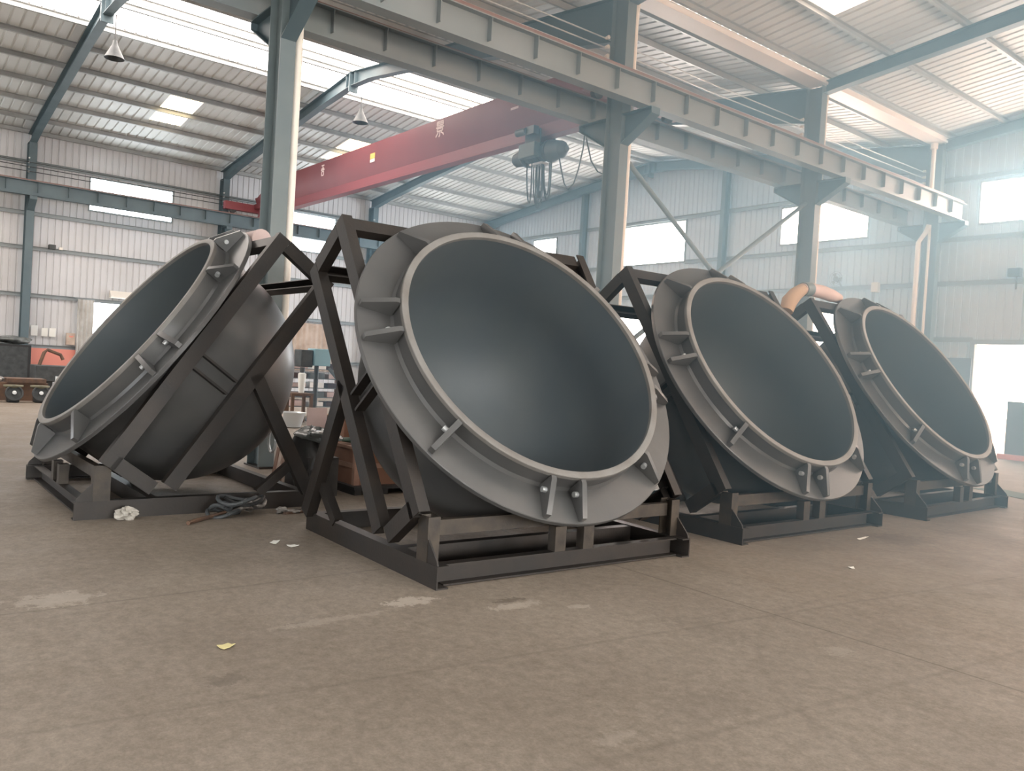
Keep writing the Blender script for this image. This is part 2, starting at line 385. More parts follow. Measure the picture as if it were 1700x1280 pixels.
for i, y in enumerate(YCOL):
    t = thing('steel_column', cl[i], 'column', (0, y, 0), 'columns under the roof valley')
    c = MB(); hcol(c, 0, y, .02, 7.9); c.build('shaft', col_m, t)
    MB().box(-.26, .26, y - .11, y + .11, 0, .02).build('base_plate', frame_m, t)
    for s in (1, -1):
        b = MB(); bracket(b, s * .192, s * .86, y, 5.35, GB - .004); b.build('bracket', raf_m, t)
    for q in range(4):
        MB().cyl((-.2, y - .13, 6.75 + q * .16), (-.28, y - .13, 6.75 + q * .16), .035, .025, 10).build('insulator', white_m, t)
ll = ('grey steel column on the side wall above the row of wheeled iron parts', 'grey steel column on the side wall behind the red crane end carriage', 'grey steel column on the side wall seen just above the nearest frame top', 'grey steel column in the far corner of the side wall')
for i, y in enumerate(YCOL):
    t = thing('steel_column', ll[i], 'column', (-19.55, y, 0), 'columns along the side wall')
    c = MB(); hcol(c, -19.5, y, .02, 7.55, .4, .22); c.build('shaft', raf_m, t)
    MB().box(-19.74, -19.26, y - .2, y + .2, 0, .02).build('base_plate', frame_m, t)
    b = MB(); bracket(b, -19.298, -18.8, y, 5.45, GB - .004); b.build('bracket', raf_m, t)
    for q in range(4):
        MB().cyl((-19.28, y - .1, 6.62 + q * .14), (-19.2, y - .1, 6.62 + q * .14), .03, .02, 8).build('insulator', light_m, t)
el = ('slim wind column on the far wall beside the diagonal pipes', 'slim wind column on the far wall left of the wide window glare')
for x, lab in zip((-6.75, -13.4), el):
    c = MB(); c.ibeam((x, YF - .24, 0), (x, YF - .24, 8.3 if x > -10 else 8.4), (0, 1, 0), .25, .16); tag(c.build('wind_column', raf_m), lab, 'column')

# rafters
def rafter(name, y, bot, top, lab, grp):
    mb = MB()
    for (xa, za), (xb, zb) in zip(bot, bot[1:]):
        ta = top(xa); tb = top(xb)
        mb.prism([(xa, y - .006, za + .012), (xb, y - .006, zb + .012), (xb, y - .006, tb - .012), (xa, y - .006, ta - .012)], (0, .012, 0))
        mb.bar((xa, y, za + .006), (xb, y, zb + .006), (0, 1, 0), .2, .012)
        mb.bar((xa, y, ta - .006), (xb, y, tb - .006), (0, 1, 0), .2, .012)
    t = thing(name, lab, 'rafter', (bot[0][0], y, bot[0][1]), grp)
    mb.build('web', raf_m, t)
    return t
topL = lambda x: (ZE + KS * (x - XL) if x < XRI else 7.9 + (ZRI - 7.9) * x / XRI) - .005
botL = [(-19.72, 7.56), (-19.3, 7.56), (-18.3, 7.74), (-16, 8.03), (-13.7, 8.29), (-12, 8.49), (XRI, 8.66), (-8.9, 8.62), (-7.3, 8.4), (-6.0, 8.2), (-3.4, 7.75), (-.22, 7.15)]
rl = ('grey roof rafter running up to the bright ridge above the wheeled iron parts', 'grey roof rafter with splice plates at the bright ridge behind the crane beam', 'grey roof rafter below the red crane bridge', 'blue roof rafter lying against the far wall gable')
topR = lambda x: 7.97 + KS * (x - .15) - .005
botR = [(.22, 7.72), (1.2, 7.84), (4.0, 8.14), (9.9, 8.72)]
rr_ = ('rafter above the open bay near the camera side, over the first column', 'rafter meeting the bracketed column top under the white gutter', 'blue rafter slanting up across the ribbed roof from the hazy column', 'blue rafter along the far wall top beside the gutter end')
for i, y in enumerate(YCOL):
    t = rafter('roof_rafter', y, botL, topL, rl[i], 'rafters of the crane bay')
    p = MB()
    for s in (-.012, .012): p.box(XRI + s - .01, XRI + s + .01, y - .13, y + .13, 8.5, 8.98)
    p.box(XRI - .25, XRI - .23, y - .1, y + .1, 8.66, 8.96); p.box(XRI + .23, XRI + .25, y - .1, y + .1, 8.66, 8.96)
    p.build('splice_plate', raf_m, t)
    rafter('roof_rafter', y, botR, topR, rr_[i], 'rafters of the near bay')

# valley gutter with downpipes
t = thing('roof_gutter', 'long white sheet gutter between the two roof slopes above the columns', 'gutter', (0.05, 0, 7.92))
MB().chan((.06, YN + .2, 7.97), (.06, YF - .1, 7.97), (1, 0, 0), .4, (0, 0, 1), .12, .01).build('trough', gut_m, t)
dl = ('white downpipe with elbow beside the nearest column', 'cream downpipe running down the column by the red crane', 'white downpipe on the hazy column between the far windows', 'white downpipe with a bend at the far end of the crane beam')
for i, y in enumerate(YCOL):
    yy = y + (.17 if i < 3 else -.02); xx = .12 if i < 3 else .26
    t = thing('downpipe', dl[i], 'pipe', (xx, yy, 0), 'roof downpipes')
    if i < 3:
        MB().tube([(xx, yy, 0), (xx, yy, 7.3), (xx, yy, 7.55)], .05, 12).build('pipe', white_m, t)
        MB().tube([(xx, yy, 7.5), (xx, yy, 7.6), (.1, yy + .04, 7.8), (.1, yy + .04, 7.91)], .055, 12).build('elbow', white_m, t)
    else:
        MB().tube([(.02, 17.5, 7.9), (.02, 17.5, 6.33)], .055, 12).build('pipe', white_m, t)
        MB().tube([(.02, 17.5, 5.8), (-.05, 17.5, 5.6), (-.2, 17.45, 5.35), (-.2, 17.45, 0)], .06, 12).build('elbow', white_m, t)
        MB().tube([(.02, 17.56, 5.8), (.02, 17.56, 0)], .035, 10).build('conduit', white_m, t)
        MB().cyl((.02, 17.5, 7.75), (.02, 17.5, 7.9), .09, n=14).build('collar', white_m, t)

# crane runway beams with stiffeners and rails
def runway(x, y0, y1, lab, m_, ribs, rh=.05):
    t = thing('crane_runway_beam', lab, 'girder', (x, y0, GB), 'crane runway beams')
    w_ = MB(); h = GT - GB
    w_.ibeam((x, y0, (GB + GT) / 2), (x, y1, (GB + GT) / 2), (0, 0, 1), h, .22, .012, .016); w_.build('beam', m_, t)
    r = MB(); r.box(x - .03, x + .03, y0, y1, GT + .001, GT + rh); r.build('rail', rail_m, t)
    first = None
    for y in ribs:
        if not y0 < y < y1: continue
        if first is None:
            s_ = MB()
            for q in (-1, 1): s_.box(x + q * .006, x + q * .1, y - .006, y + .006, GB + .11, GT - .016)
            first = s_.build('stiffener', m_, t); fy = y
        else:
            c = first.copy(); COL.objects.link(c); c.location.y = y - fy
    return t
ribs = [4.35 + .845 * k for k in range(-11, 17)]
runway(.7, -5.5, 17.78, 'long light grey crane beam on the near side of the column row', gird_m, ribs, .085)
runway(-.7, -5.5, 17.78, 'shaded crane beam behind the column row carrying the red crane', gird_m, ribs)
runway(-18.95, -5.5, 17.6, 'grey crane beam along the side wall crossing its high window', raf_m, ribs)

# busbar wires
for q in range(4):
    z = 6.75 + q * .16; mb = MB(); mb.tube([(-.28, y, z - (.02 if k % 2 else 0)) for k, y in enumerate((-5.5, -2.5, .13 - .26, 3, 5.87, 9, 11.87, 15, 17.6))], .012, 6)
    tag(mb.build('busbar_wire', light_m), ('lowest', 'second lowest', 'second highest', 'highest')[q] + ' of the four thin power wires above the crane beam', 'wire', 'crane power wires')
for q in range(3):
    z = 6.62 + q * .14; mb = MB(); mb.tube([(-19.2, y, z) for y in (-5.5, 0, 6, 12, 17.6)], .014, 6)
    tag(mb.build('busbar_wire', rope_m), ('lowest', 'middle', 'highest')[q] + ' of the three thin wires along the side wall', 'wire', 'side wall wires')

# diagonal brace pipes between two columns
a, b = (0, 6.13, 5.38), (0, 11.87, 1.7)
tag(MB().cyl((-.12, a[1], a[2]), (-.12, b[1], b[2]), .045, n=14).build('brace_pipe', col_m), 'grey brace pipe slanting down from the column by the crane', 'pipe')
tag(MB().cyl((-.02, 11.87, 5.38), (-.02, 6.13, 1.7), .045, n=14).build('brace_pipe', col_m), 'grey brace pipe slanting down from the hazy column', 'pipe')

# ---------------------------------------------------------------- dished vessels and their frames
T = math.radians(36.5); NV = V((math.cos(T), 0, math.sin(T))); UV = V((0, 1, 0)); VV = V((-math.sin(T), 0, math.cos(T)))
CR = V((-.61, 0, 1.618))
MV = Matrix((UV, VV, NV)).transposed().to_4x4(); MV.translation = CR
RI, RO = 1.108, 1.15
def loc(u, v, d): return MV @ V((u, v, -d))
def make_vessel():
    root = thing('dished_vessel', '', 'vessel', (0, 0, 0))
    d0, dh = .6, 1.12; n = 20
    outer = [(RO, -.03), (RO, -d0)] + [(RO * math.cos(PI / 2 * k / n), -d0 - dh * math.sin(PI / 2 * k / n)) for k in range(1, n + 1)]
    inner = [(0, -d0 - dh + .055)] + [(RI * math.cos(PI / 2 * k / n), -d0 - (dh - .055) * math.sin(PI / 2 * k / n)) for k in range(n - 1, -1, -1)] + [(RI, -.03)]
    MB().lathe(outer, MV, 96).build('shell', vessel_m, root)
    MB().lathe(inner, MV, 96).build('bowl_inside', inner_m, root)
    MB().lathe([(RI - .004, -.035), (RI - .004, -.004), (RI + .002, 0), (RO + .004, 0), (RO + .008, -.004), (RO + .008, -.035)], MV, 96, True).build('rim', rim_m, root)['label'] = 'worn bare-metal rim'
    MB().lathe([(RO + .001, -.175), (1.425, -.175), (1.43, -.18), (1.43, -.212), (1.425, -.216), (RO + .001, -.216)], MV, 96, True).build('flange', vessel_m, root)
    MB().lathe([(RO + .001, -.15), (RO + .02, -.174), (RO + .001, -.174)], MV, 96, True).build('weld_bead', vessel_m, root)
    angs = []
    for k in range(4):
        angs += [(-99.5 + 90 * k - 6.3, 1), (-99.5 + 90 * k + 6.3, -1), (-54 + 90 * k, 0)]
    for a_, pin in angs:
        a_ = math.radians(a_); e = V((math.cos(a_), math.sin(a_), 0)); tt = V((-math.sin(a_), math.cos(a_), 0))
        g = MB(); pts = [e * r - V((0, 0, d)) for r, d in ((RO + .01, .014), (RO + .01, .173), (1.41, .173), (1.41, .125), (RO + .04, .014))]
        g.prism([MV @ (p - tt * .021) for p in pts], (MV.to_3x3() @ tt) * .042)
        go = g.build('gusset_plate', vessel_m, root)
        q = MB(); c = e * (RO + .085) - V((0, 0, .1)); sd = -1 if pin >= 0 else -1
        q.cyl(MV @ (c + tt * .018 * sd), MV @ (c + tt * .055 * sd), .021, n=14); q.build('pin', pin_m, go)['label'] = 'bright steel pin'
    return root
HB = .15
def make_frame():
    r = thing('support_frame', '', 'frame', (0, 0, 0))
    Xd, Yd, Zd = V((1, 0, 0)), V((0, 1, 0)), V((0, 0, 1))
    for s in (-1, 1):
        MB().chan((0, s * 1.15, HB / 2), (-2.06, s * 1.15, HB / 2), Zd, HB, (0, -s, 0), .09).build('base_beam', frame_m, r)
    MB().chan((-.1, -1.104, .075), (-.1, 1.104, .075), Zd, .14, Xd, .08).build('base_beam', frame_m, r)
    MB().chan((-.62, -1.104, .075), (-.62, 1.104, .075), Zd, .14, -Xd, .08).build('base_beam', frame_m, r)
    MB().chan((-1.98, -1.104, .075), (-1.98, 1.104, .075), Zd, .14, -Xd, .08).build('base_beam', frame_m, r)
    # front posts, their foot gussets and the upper cross beam
    for s in (-1, 1):
        MB().chan((-.2, s * 1.15, HB), (-.2, s * 1.15, .44), Xd, .13, (0, -s, 0), .09).build('post', frame2_m, r)['label'] = 'brownish bare steel post'
        MB().prism([(-.135, s * 1.19, HB + .001), (-.01, s * 1.19, HB + .001), (-.02, s * 1.19, HB + .03), (-.135, s * 1.19, .3)], (0, -s * .012, 0)).build('foot_gusset', frame_m, r)
    MB().chan((-.21, -1.1, .36), (-.21, 1.1, .36), Zd, .1, -Xd, .06).build('cross_beam', frame2_m, r)['label'] = 'brownish bare steel cross beam'
    for y in (-.13, .14):
        MB().box(-.14, -.06, y - .05, y + .05, .146, .325).build('stub', frame2_m, r)['label'] = 'brownish bare steel stub under the flange'
    # leaning side frames
    D1, D2, YB = .29, .85, 1.21
    up = NV
    for s in (-1, 1):
        MB().chan((-.22, s * YB, .44), (-1.625, s * YB, 2.51), up, .13, (0, -s, 0), .085).build('leaning_beam', frame_m, r)
        MB().chan((-.72, s * YB, .25), (-2.08, s * YB, 2.17), up, .13, (0, -s, 0), .085).build('leaning_beam', frame_m, r)
        MB().chan(loc(s * YB, 1.27, D1 + .066), loc(s * YB, 1.27, D2 - .066), VV, .12, (0, -s, 0), .085).build('top_link', frame_m, r)
        MB().chan(loc(s * YB, -1.12, D1 + .12), loc(s * YB, -1.12, D2 - .05), VV, .12, (0, -s, 0), .085).build('bottom_link', frame_m, r)
        for v in (-.12, .02):
            MB().bar(loc(s * YB, v, D1 + .066), loc(s * YB, v, D2 - .066), (0, 1, 0), .08, .02).build('middle_link', frame_m, r)
        MB().chan((-1.42, s * YB, 1.24), (-1.99, s * YB, HB), Xd, .12, (0, -s, 0), .085).build('brace', frame_m, r)
        MB().chan((-1.86, s * 1.17, .44), (-1.52, s * 1.17, HB), Xd, .08, (0, -s, 0), .07).build('brace', frame_m, r)
    MB().chan(loc(-YB + .05, 1.26, D1), loc(YB - .05, 1.26, D1), VV, .12, -NV, .08).build('cross_beam', frame_m, r)
    MB().chan(loc(-YB + .05, 1.26, D2), loc(YB - .05, 1.26, D2), VV, .11, NV, .08).build('cross_beam', frame_m, r)
    return r
vp, fp = make_vessel(), make_frame()
frames = [((5.86, .045, 0), -1.7, 'large grey dished vessel nearest the camera, its open mouth fully in view', 'dark steel support frame in front of the wooden crates, under the nearest open vessel'),
         ((5.83, 3.257, 0), -1.0, 'middle grey dished vessel of the three facing the same way', 'support frame with the pink sling over its top corner, under the middle vessel'),
         ((5.87, 6.559, 0), 1.2, 'hazy grey dished vessel closest to the bright doorway', 'dark support frame closest to the bright doorway'),
         ((1.62, -2.65, 0), -90.0, 'grey dished vessel turned side-on, showing its round back', 'dark support frame seen side-on beside the crumpled paper')]
for i, (p, rz, lv, lf) in enumerate(frames):
    v_ = vp if i == 0 else copy_tree(vp); f_ = fp if i == 0 else copy_tree(fp)
    for o, lab, g in ((v_, lv, 'dished vessels on support frames'), (f_, lf, 'vessel support frames')):
        o.location = p; o.rotation_euler = (0, 0, math.radians(rz)); o['label'] = lab; o['group'] = g

# ---------------------------------------------------------------- overhead crane
YC = 7.08
t = thing('overhead_crane', 'red single-girder overhead crane bridging the bay under the roof', 'crane', (-9.9, YC, GT + .05))
prof = [(.24, 7.40), (.24, 6.92), (.11, 6.56)]
secs = [(-18.55, 6.95), (-17.3, 7.4), (-2.75, 7.4), (-1.75, 6.95)]
def ring(x, zt):
    zt2 = zt; zm = min(6.92, zt - .02)
    return [(x, YC - .24, zt2), (x, YC - .24, zm), (x, YC - .11, 6.56), (x, YC + .11, 6.56), (x, YC + .24, zm), (x, YC + .24, zt2)]
b = MB(); rings = [ring(*s) for s in [(-18.75, 6.95)] + secs + [(-1.4, 6.9)]]
for A, B in zip(rings, rings[1:]):
    b.add(A + B, [(i, (i + 1) % 6, 6 + (i + 1) % 6, 6 + i) for i in range(6)])
b.add(rings[0], [range(6)]); b.add(rings[-1], [range(6)])
b.build('box_girder', red_m, t)
tr = MB(); tr.box(-18.7, -1.25, YC - .13, YC + .13, 6.30, 6.335); tr.box(-18.7, -1.25, YC - .115, YC + .115, 6.345, 6.56); tr.build('track_beam', redd_m, t)
for x in (-18.95, -.7):
    e = MB(); e.box(x - .11, x + .11, YC - 1.25, YC + 1.25, 6.45, 6.72); eo = e.build('end_carriage', redd_m, t)
    for s in (-1, 1):
        MB().cyl((x - .05, YC + s * .95, 6.45), (x + .05, YC + s * .95, 6.45), .115, n=20).build('wheel', dark_m, eo)
    l = MB(); l.box(min(x, x + (1 if x < -5 else -1) * .65), max(x, x + (1 if x < -5 else -1) * .65), YC - .22, YC + .22, 6.57, 6.74); l.build('end_plate', red_m, eo)
def strokes(x0, z0, w_, h_, segs, name):
    mb = MB()
    for ax, az, bx_, bz in segs:
        mb.bar((x0 + ax * w_, YC - .2435, z0 + az * h_), (x0 + bx_ * w_, YC - .2435, z0 + bz * h_), (0, 1, 0), .005, .035)
    mb.build(name, glyph_m, t)['label'] = 'worn white painted character'
G1 = [(.1, .95, .9, .95), (.1, .95, .1, .72), (.9, .95, .9, .72), (.1, .72, .9, .72), (.1, .84, .9, .84), (.5, 1, .5, .6), (0, .6, 1, .6), (.15, .52, .85, .52), (.15, .52, .15, .36), (.85, .52, .85, .36), (.15, .36, .85, .36), (.5, .36, .5, .05), (.3, .3, .0, .02), (.62, .28, .98, .12), (.98, .12, .98, .02), (.5, .05, .38, .0)]
strokes(-7.07, 6.97, .34, .38, G1, 'painted_mark')
G2 = [(.1, 1, .9, 1), (.5, 1, .5, .55), (0, .55, 1, .55), (.2, .4, .8, .4), (.2, .4, .2, 0), (.8, .4, .8, 0), (.2, 0, .8, 0), (.3, .75, .1, .6), (.7, .75, .9, .6)]
strokes(-13.45, 6.97, .22, .3, G2, 'painted_mark')
MB().box(-4.12, -3.86, YC - .246, YC - .241, 7.02, 7.07).build('painted_dash', glyph_m, t)
g = MB().box(-10.36, -10.1, YC - .248, YC - .241, 6.97, 7.12).build('warning_tag', yellow_m, t); g['label'] = 'yellow warning tag'
MB().box(-10.36, -10.1, YC - .248, YC - .241, 6.88, 6.965).build('warning_tag', glyph_m, t)

# hoist under the crane
hx = -3.35
h = thing('electric_hoist', 'grey electric hoist hanging under the red crane beam', 'hoist', (hx, YC, 5.8))
dr = MB(); dr.cyl((-3.7, YC, 6.0), (-3.0, YC, 6.0), .17, n=24)
for k in range(9): dr.cyl((-3.62 + k * .065, YC, 6.0), (-3.585 + k * .065, YC, 6.0), .182, n=24)
for x in (-3.74, -2.99): dr.cyl((x - .02, YC, 6.0), (x + .02, YC, 6.0), .235, n=24)
dr.build('rope_drum', grey_m, h)
MB().box(-3.62, -3.1, YC - .36, YC - .2, 5.86, 6.16).build('control_box', teal2_m, h, bevel=.015)
MB().box(-3.55, -3.15, YC - .1, YC + .1, 5.76, 5.8).build('rope_guide', light_m, h)
mo = MB(); mo.cyl((-3.76, YC, 6.0), (-4.1, YC, 5.98), .19, .15, 20); mo.cyl((-4.1, YC, 5.98), (-4.18, YC, 5.98), .14, .09, 20); mo.build('motor', dark_m, h)
gb = MB(); gb.cyl((-2.94, YC, 6.0), (-2.62, YC, 5.98), .23, .17, 20); gb.cyl((-2.62, YC, 5.98), (-2.48, YC, 5.97), .17, .06, 20); gb.build('gearbox', grey_m, h)
ty = MB()
for s in (-1, 1):
    ty.box(-3.6, -3.1, YC + s * .2 - .012, YC + s * .2 + .012, 6.1, 6.46)
    for x in (-3.5, -3.2): ty.cyl((x, YC + s * .185, 6.38), (x, YC + s * .145, 6.38), .042, n=14)
ty.box(-3.5, -3.2, YC - .19, YC + .19, 6.15, 6.19); ty.build('trolley', dark_m, h)
MB().cyl((-3.72, YC - .34, 6.42), (-3.4, YC - .34, 6.42), .075, n=16).box(-3.4, -3.15, YC - .36, YC - .22, 6.33, 6.5).build('trolley_motor', grey_m, h)
def loop(x0, x1, z0, zlow, y, r=.014, n=14, sk=0):
    return [(x0 + (x1 - x0) * (.5 - .5 * math.cos(PI * k / n)), y + sk * math.sin(PI * k / n), z0 - (z0 - zlow) * math.sin(PI * k / n) ** .7) for k in range(n + 1)]
for k, (x0, x1, zl, yy) in enumerate(((-3.62, -3.46, 4.98, -.1), (-3.5, -3.4, 4.92, .05), (-3.66, -3.34, 4.9, .12), (-3.36, -3.2, 5.05, -.04), (-3.3, -3.12, 5.15, .1), (-3.2, -2.95, 5.0, 0))):
    MB().tube(loop(x0, x1, 5.82, zl, YC + yy, sk=.05), .016, 6).build('cable_loop', rope_m, h)
MB().cyl((-3.3, YC, 5.8), (-3.28, YC, 5.2), .01, n=6).cyl((-3.28, YC, 5.2), (-3.27, YC, 5.05), .06, .05, 12).build('hook_block', dark_m, h)
fc = MB(); fc.tube([(-2.7, YC, 5.8), (-2.62, YC, 5.55), (-2.5, YC, 5.25), (-2.38, YC, 5.13), (-2.22, YC, 5.22), (-2.1, YC, 5.5), (-2.0, YC, 5.9), (-1.98, YC, 6.29), (-1.9, YC, 6.0), (-1.75, YC, 5.6), (-1.55, YC, 5.36), (-1.3, YC, 5.25), (-1.1, YC, 5.4), (-.9, YC - .1, 5.75)], .014, 6)
tag(fc.build('festoon_cable', rope_m), 'thin cable hanging in swags beside the hoist', 'cable')

# pendant lamps
for y, lab in ((.14, 'bell-shaped pendant lamp hanging by the rafter over the wheeled iron parts'), (6.16, 'bell-shaped pendant lamp hanging just above the red crane beam')):
    t = thing('pendant_lamp', lab, 'lamp', (-9.75, y, 7.65), 'pendant lamps')
    p = [(.04, .40), (.06, .3), (.09, .24), (.18, .06), (.21, 0), (.2, 0), (.17, .06), (.08, .23), (.0, .25)]
    M = Matrix.Translation((-9.75, y, 7.7)); MB().lathe(p, M, 28).build('lamp_shade', dark_m, t)
    MB().lathe([(0, .06), (.06, .08), (.08, .14), (.06, .22), (0, .23)], M, 16).build('bulb', white_m, t)
    MB().cyl((-9.75, y, 8.11), (-9.75, y, 8.66), .012, n=8).build('hanger', rope_m, t)

# ---------------------------------------------------------------- slings on the frames
t = thing('lifting_sling', 'pink rolled sling with tan end draped over a frame corner near the doorway', 'sling', (4.22, 5.4, 2.62))
P = [(4.24, 4.9, 2.34), (4.23, 4.97, 2.47), (4.22, 5.1, 2.57), (4.22, 5.25, 2.65), (4.22, 5.45, 2.67), (4.22, 5.7, 2.665), (4.22, 5.95, 2.64), (4.22, 6.12, 2.62)]
MB().tube(P[3:], .075, 16, [1, 1.1, 1.15, 1.1, .85]).build('roll', pink_m, t)
MB().tube(P[:4], .075, 16, [1.1, 1.3, 1.2, 1]).build('sling_end', tan_m, t)
MB().tube([(4.22, 5.27, 2.652), (4.22, 5.42, 2.667)], .09, 16).build('band', col_m, t)
t = thing('lifting_sling', 'pale pink roll lying on top of the side-on frame', 'sling', (1.7, -1.06, 2.6))
MB().tube([(1.36, -.92, 2.57), (1.5, -.92, 2.58), (1.7, -.92, 2.585), (2.0, -.92, 2.58)], .085, 16, [.8, 1, 1.1, 1.15]).build('roll', pink_m, t)
MB().tube([(1.99, -.92, 2.58), (2.03, -.92, 2.58)], .1, 16).build('band', pink_m, t)
tag(MB().chan((4.15, 3.75, 2.525), (4.15, 4.33, 2.525), (0, 0, 1), .06, (-1, 0, 0), .05).build('lit_edge_bar', white_m), 'short white strip standing for the lit cross beam edge behind the top of the middle vessel', 'bar')  # added white bar: light on the cross beam's top edge, put into colour

# ---------------------------------------------------------------- scraps on the floor
mb = MB().blob((2.9, -2.28, .045), (.06, .085, .045), 3, .55, 10); tag(mb.build('crumpled_paper', scrapaper_m, smooth=False), 'crumpled white paper beside the side-on frame', 'paper')
t = thing('cable_tangle', 'tangled heap of dark cable by the base of the side-on frame', 'cable', (3.05, -1.4, 0))
for k in range(7):
    c = (3.05 + rnd.uniform(-.08, .1), -1.38 + rnd.uniform(-.2, .2)); r0 = rnd.uniform(.06, .13); z0 = .03 + .02 * k
    MB().tube([(c[0] + r0 * math.cos(a) * 1.0, c[1] + r0 * 1.3 * math.sin(a), z0 + .025 * math.sin(2 * a + k)) for a in [q * PI / 9 for q in range(19)]], .017, 7).build('coil', (rope_m, scrap_m, black_m)[k % 3], t)
MB().tube([(3.02, -1.5, .03), (3.1, -1.65, .02), (3.2, -1.8, .018), (3.3, -1.9, .018)], .018, 7).build('loose_end', rust_m, t)
t = thing('scrap_piece', 'small grey and rusty scrap lying between the two nearest frames', 'scrap', (3.08, -.95, 0))
mb = MB(); mb.blob((3.05, -1.0, .025), (.05, .06, .025), 5, .5, 8).blob((3.1, -.9, .02), (.04, .07, .02), 8, .5, 8); mb.build('lump', scrap_m, t)
MB().bar((3.12, -1.0, .012), (3.08, -.76, .012), (0, 0, 1), .02, .05).build('shard', rust_m, t)
def chip(name, x, y, w_, l_, rot, m_, lab, cat, z=.004, bend=.006):
    c, s_ = math.cos(rot), math.sin(rot); f = lambda a, b, zz: (x + a * c - b * s_, y + a * s_ + b * c, zz)
    mb = MB(); g = [f(a * w_ / 2, b * l_ / 2, z + bend * max(0, a * b)) for a in (-1, 0, 1) for b in (-1, 0, 1)]; g2 = [(p[0], p[1], p[2] + .003) for p in g]
    fs = [];
    for i in range(2):
        for j in range(2): q = (3 * i + j, 3 * i + j + 1, 3 * i + j + 4, 3 * i + j + 3); fs += [q[::-1], tuple(k + 9 for k in q)]
    rim = [0, 1, 2, 5, 8, 7, 6, 3]; fs += [(rim[k], rim[(k + 1) % 8], rim[(k + 1) % 8] + 9, rim[k] + 9) for k in range(8)]
    mb.add(g + g2, fs); return tag(mb.build(name, m_), lab, cat)
chip('paper_scrap', 6.2, -2.61, .05, .07, .4, yell_m, 'small yellow paper scrap alone on the open floor', 'paper', bend=.008)
chip('paper_scrap', 4.16, -1.52, .05, .1, .9, paper_m, 'long white paper scrap near the corner of the nearest frame', 'paper')
chip('paper_scrap', 4.33, -1.45, .06, .07, .2, paper_m, 'square white paper scrap just in front of another white scrap', 'paper')
chip('paper_scrap', 6.12, 3.55, .03, .22, .15, paper_m, 'thin white strip lying in front of the middle frame', 'paper')
chip('paper_scrap', 6.75, 2.2, .04, .05, .7, paper_m, 'tiny pale chip on the floor right of the nearest frame', 'paper')
chip('floor_mat', 5.55, 9.35, .55, 1.8, 1.05, green_m, 'dark green mat on the floor by the doorway', 'mat', bend=0)

# ---------------------------------------------------------------- goods between the two nearest vessels
def crate(x0, x1, y0, y1, z0, z1, lab, m_=None):
    t = thing('wooden_crate', lab, 'crate', ((x0 + x1) / 2, (y0 + y1) / 2, z0))
    MB().box(x0, x1, y0, y1, z0, z1 - .03).build('box', m_ or wood_m, t)
    MB().box(x0 - .015, x1 + .015, y0 - .015, y1 + .015, z1 - .03, z1).build('lid', wood2_m, t)
    w_ = .05; e = .012
    for (xa, ya) in ((x1, y0), (x1, y1), (x0, y0)):
        MB().box(min(xa - w_ / 2, x1 + e - w_) if xa == x1 else xa - e, x1 + e if xa == x1 else xa + w_, ya - e if ya == y0 else ya - w_, ya + w_ if ya == y0 else ya + e, z0, z1 - .031).build('batten', wood2_m, t)
    zm = (z0 + z1) / 2
    MB().box(x1, x1 + e, y0 + w_, y1 - w_, zm - .025, zm + .025).build('batten', wood2_m, t); MB().box(x0 + w_, x1 - w_, y0 - e, y0, zm - .025, zm + .025).build('batten', wood2_m, t)
    return t
t = thing('pallet', 'low black pallet under the orange-brown crate', 'pallet', (2.0, .5, 0))
for y in (.08, .4, .72): MB().box(1.7, 2.4, y, y + .08, 0, .06).build('runner', black_m, t)
MB().box(1.68, 2.42, .06, .82, .06, .09).build('deck', black_m, t)
crate(1.75, 2.3, .12, .75, .09, .5, 'orange-brown wooden crate with pale battens on a black pallet')
crate(1.05, 1.55, .3, .8, 0, .76, 'taller brown crate standing behind the crate on the pallet')
t = tag(MB().blob((2.05, .4, .55), (.2, .22, .03), 12, .5, 10).build('rag', green_m), 'dark green rag lying on the crate lid', 'rag')
tag(MB().box(1.35, 1.37, -.02, .22, 0, .85).build('board', pink_m), 'pale pink board standing on edge beside the brown crates', 'board')
t = thing('covered_machine', 'low machine under a black tarp with plastic film on top, between the two nearest vessels', 'machine', (2.2, -.28, 0))
mb = MB(); mb.blob((2.0, -.26, .3), (.4, .2, .36), 21, .22, 16); mb.box(1.75, 2.35, -.42, -.1, 0, .4); mb.build('tarp', tarp_m, t)
mb = MB(); mb.blob((2.18, -.25, .62), (.3, .19, .07), 33, .4, 14); mb.build('plastic_film', plast_m, t)
mb = MB(); mb.tube([(1.55 + .09 * math.cos(a), -.5, .5 + .13 * math.sin(a)) for a in [q * PI / 8 for q in range(17)]], .014, 8); mb.build('hoop', light_m, t)
for k in range(4):
    tag(MB().bar((1.05 + k * .1, -.26, 0), (1.05 + k * .1, -.2, .36 + .03 * (k % 2)), (1, 0, 0), .075, .02).build('plank', (wood2_m, cream_m)[k % 2]), ('first', 'second', 'third', 'fourth')[k] + ' from the left of four short planks standing behind the round vessel back', 'plank', 'short standing planks')

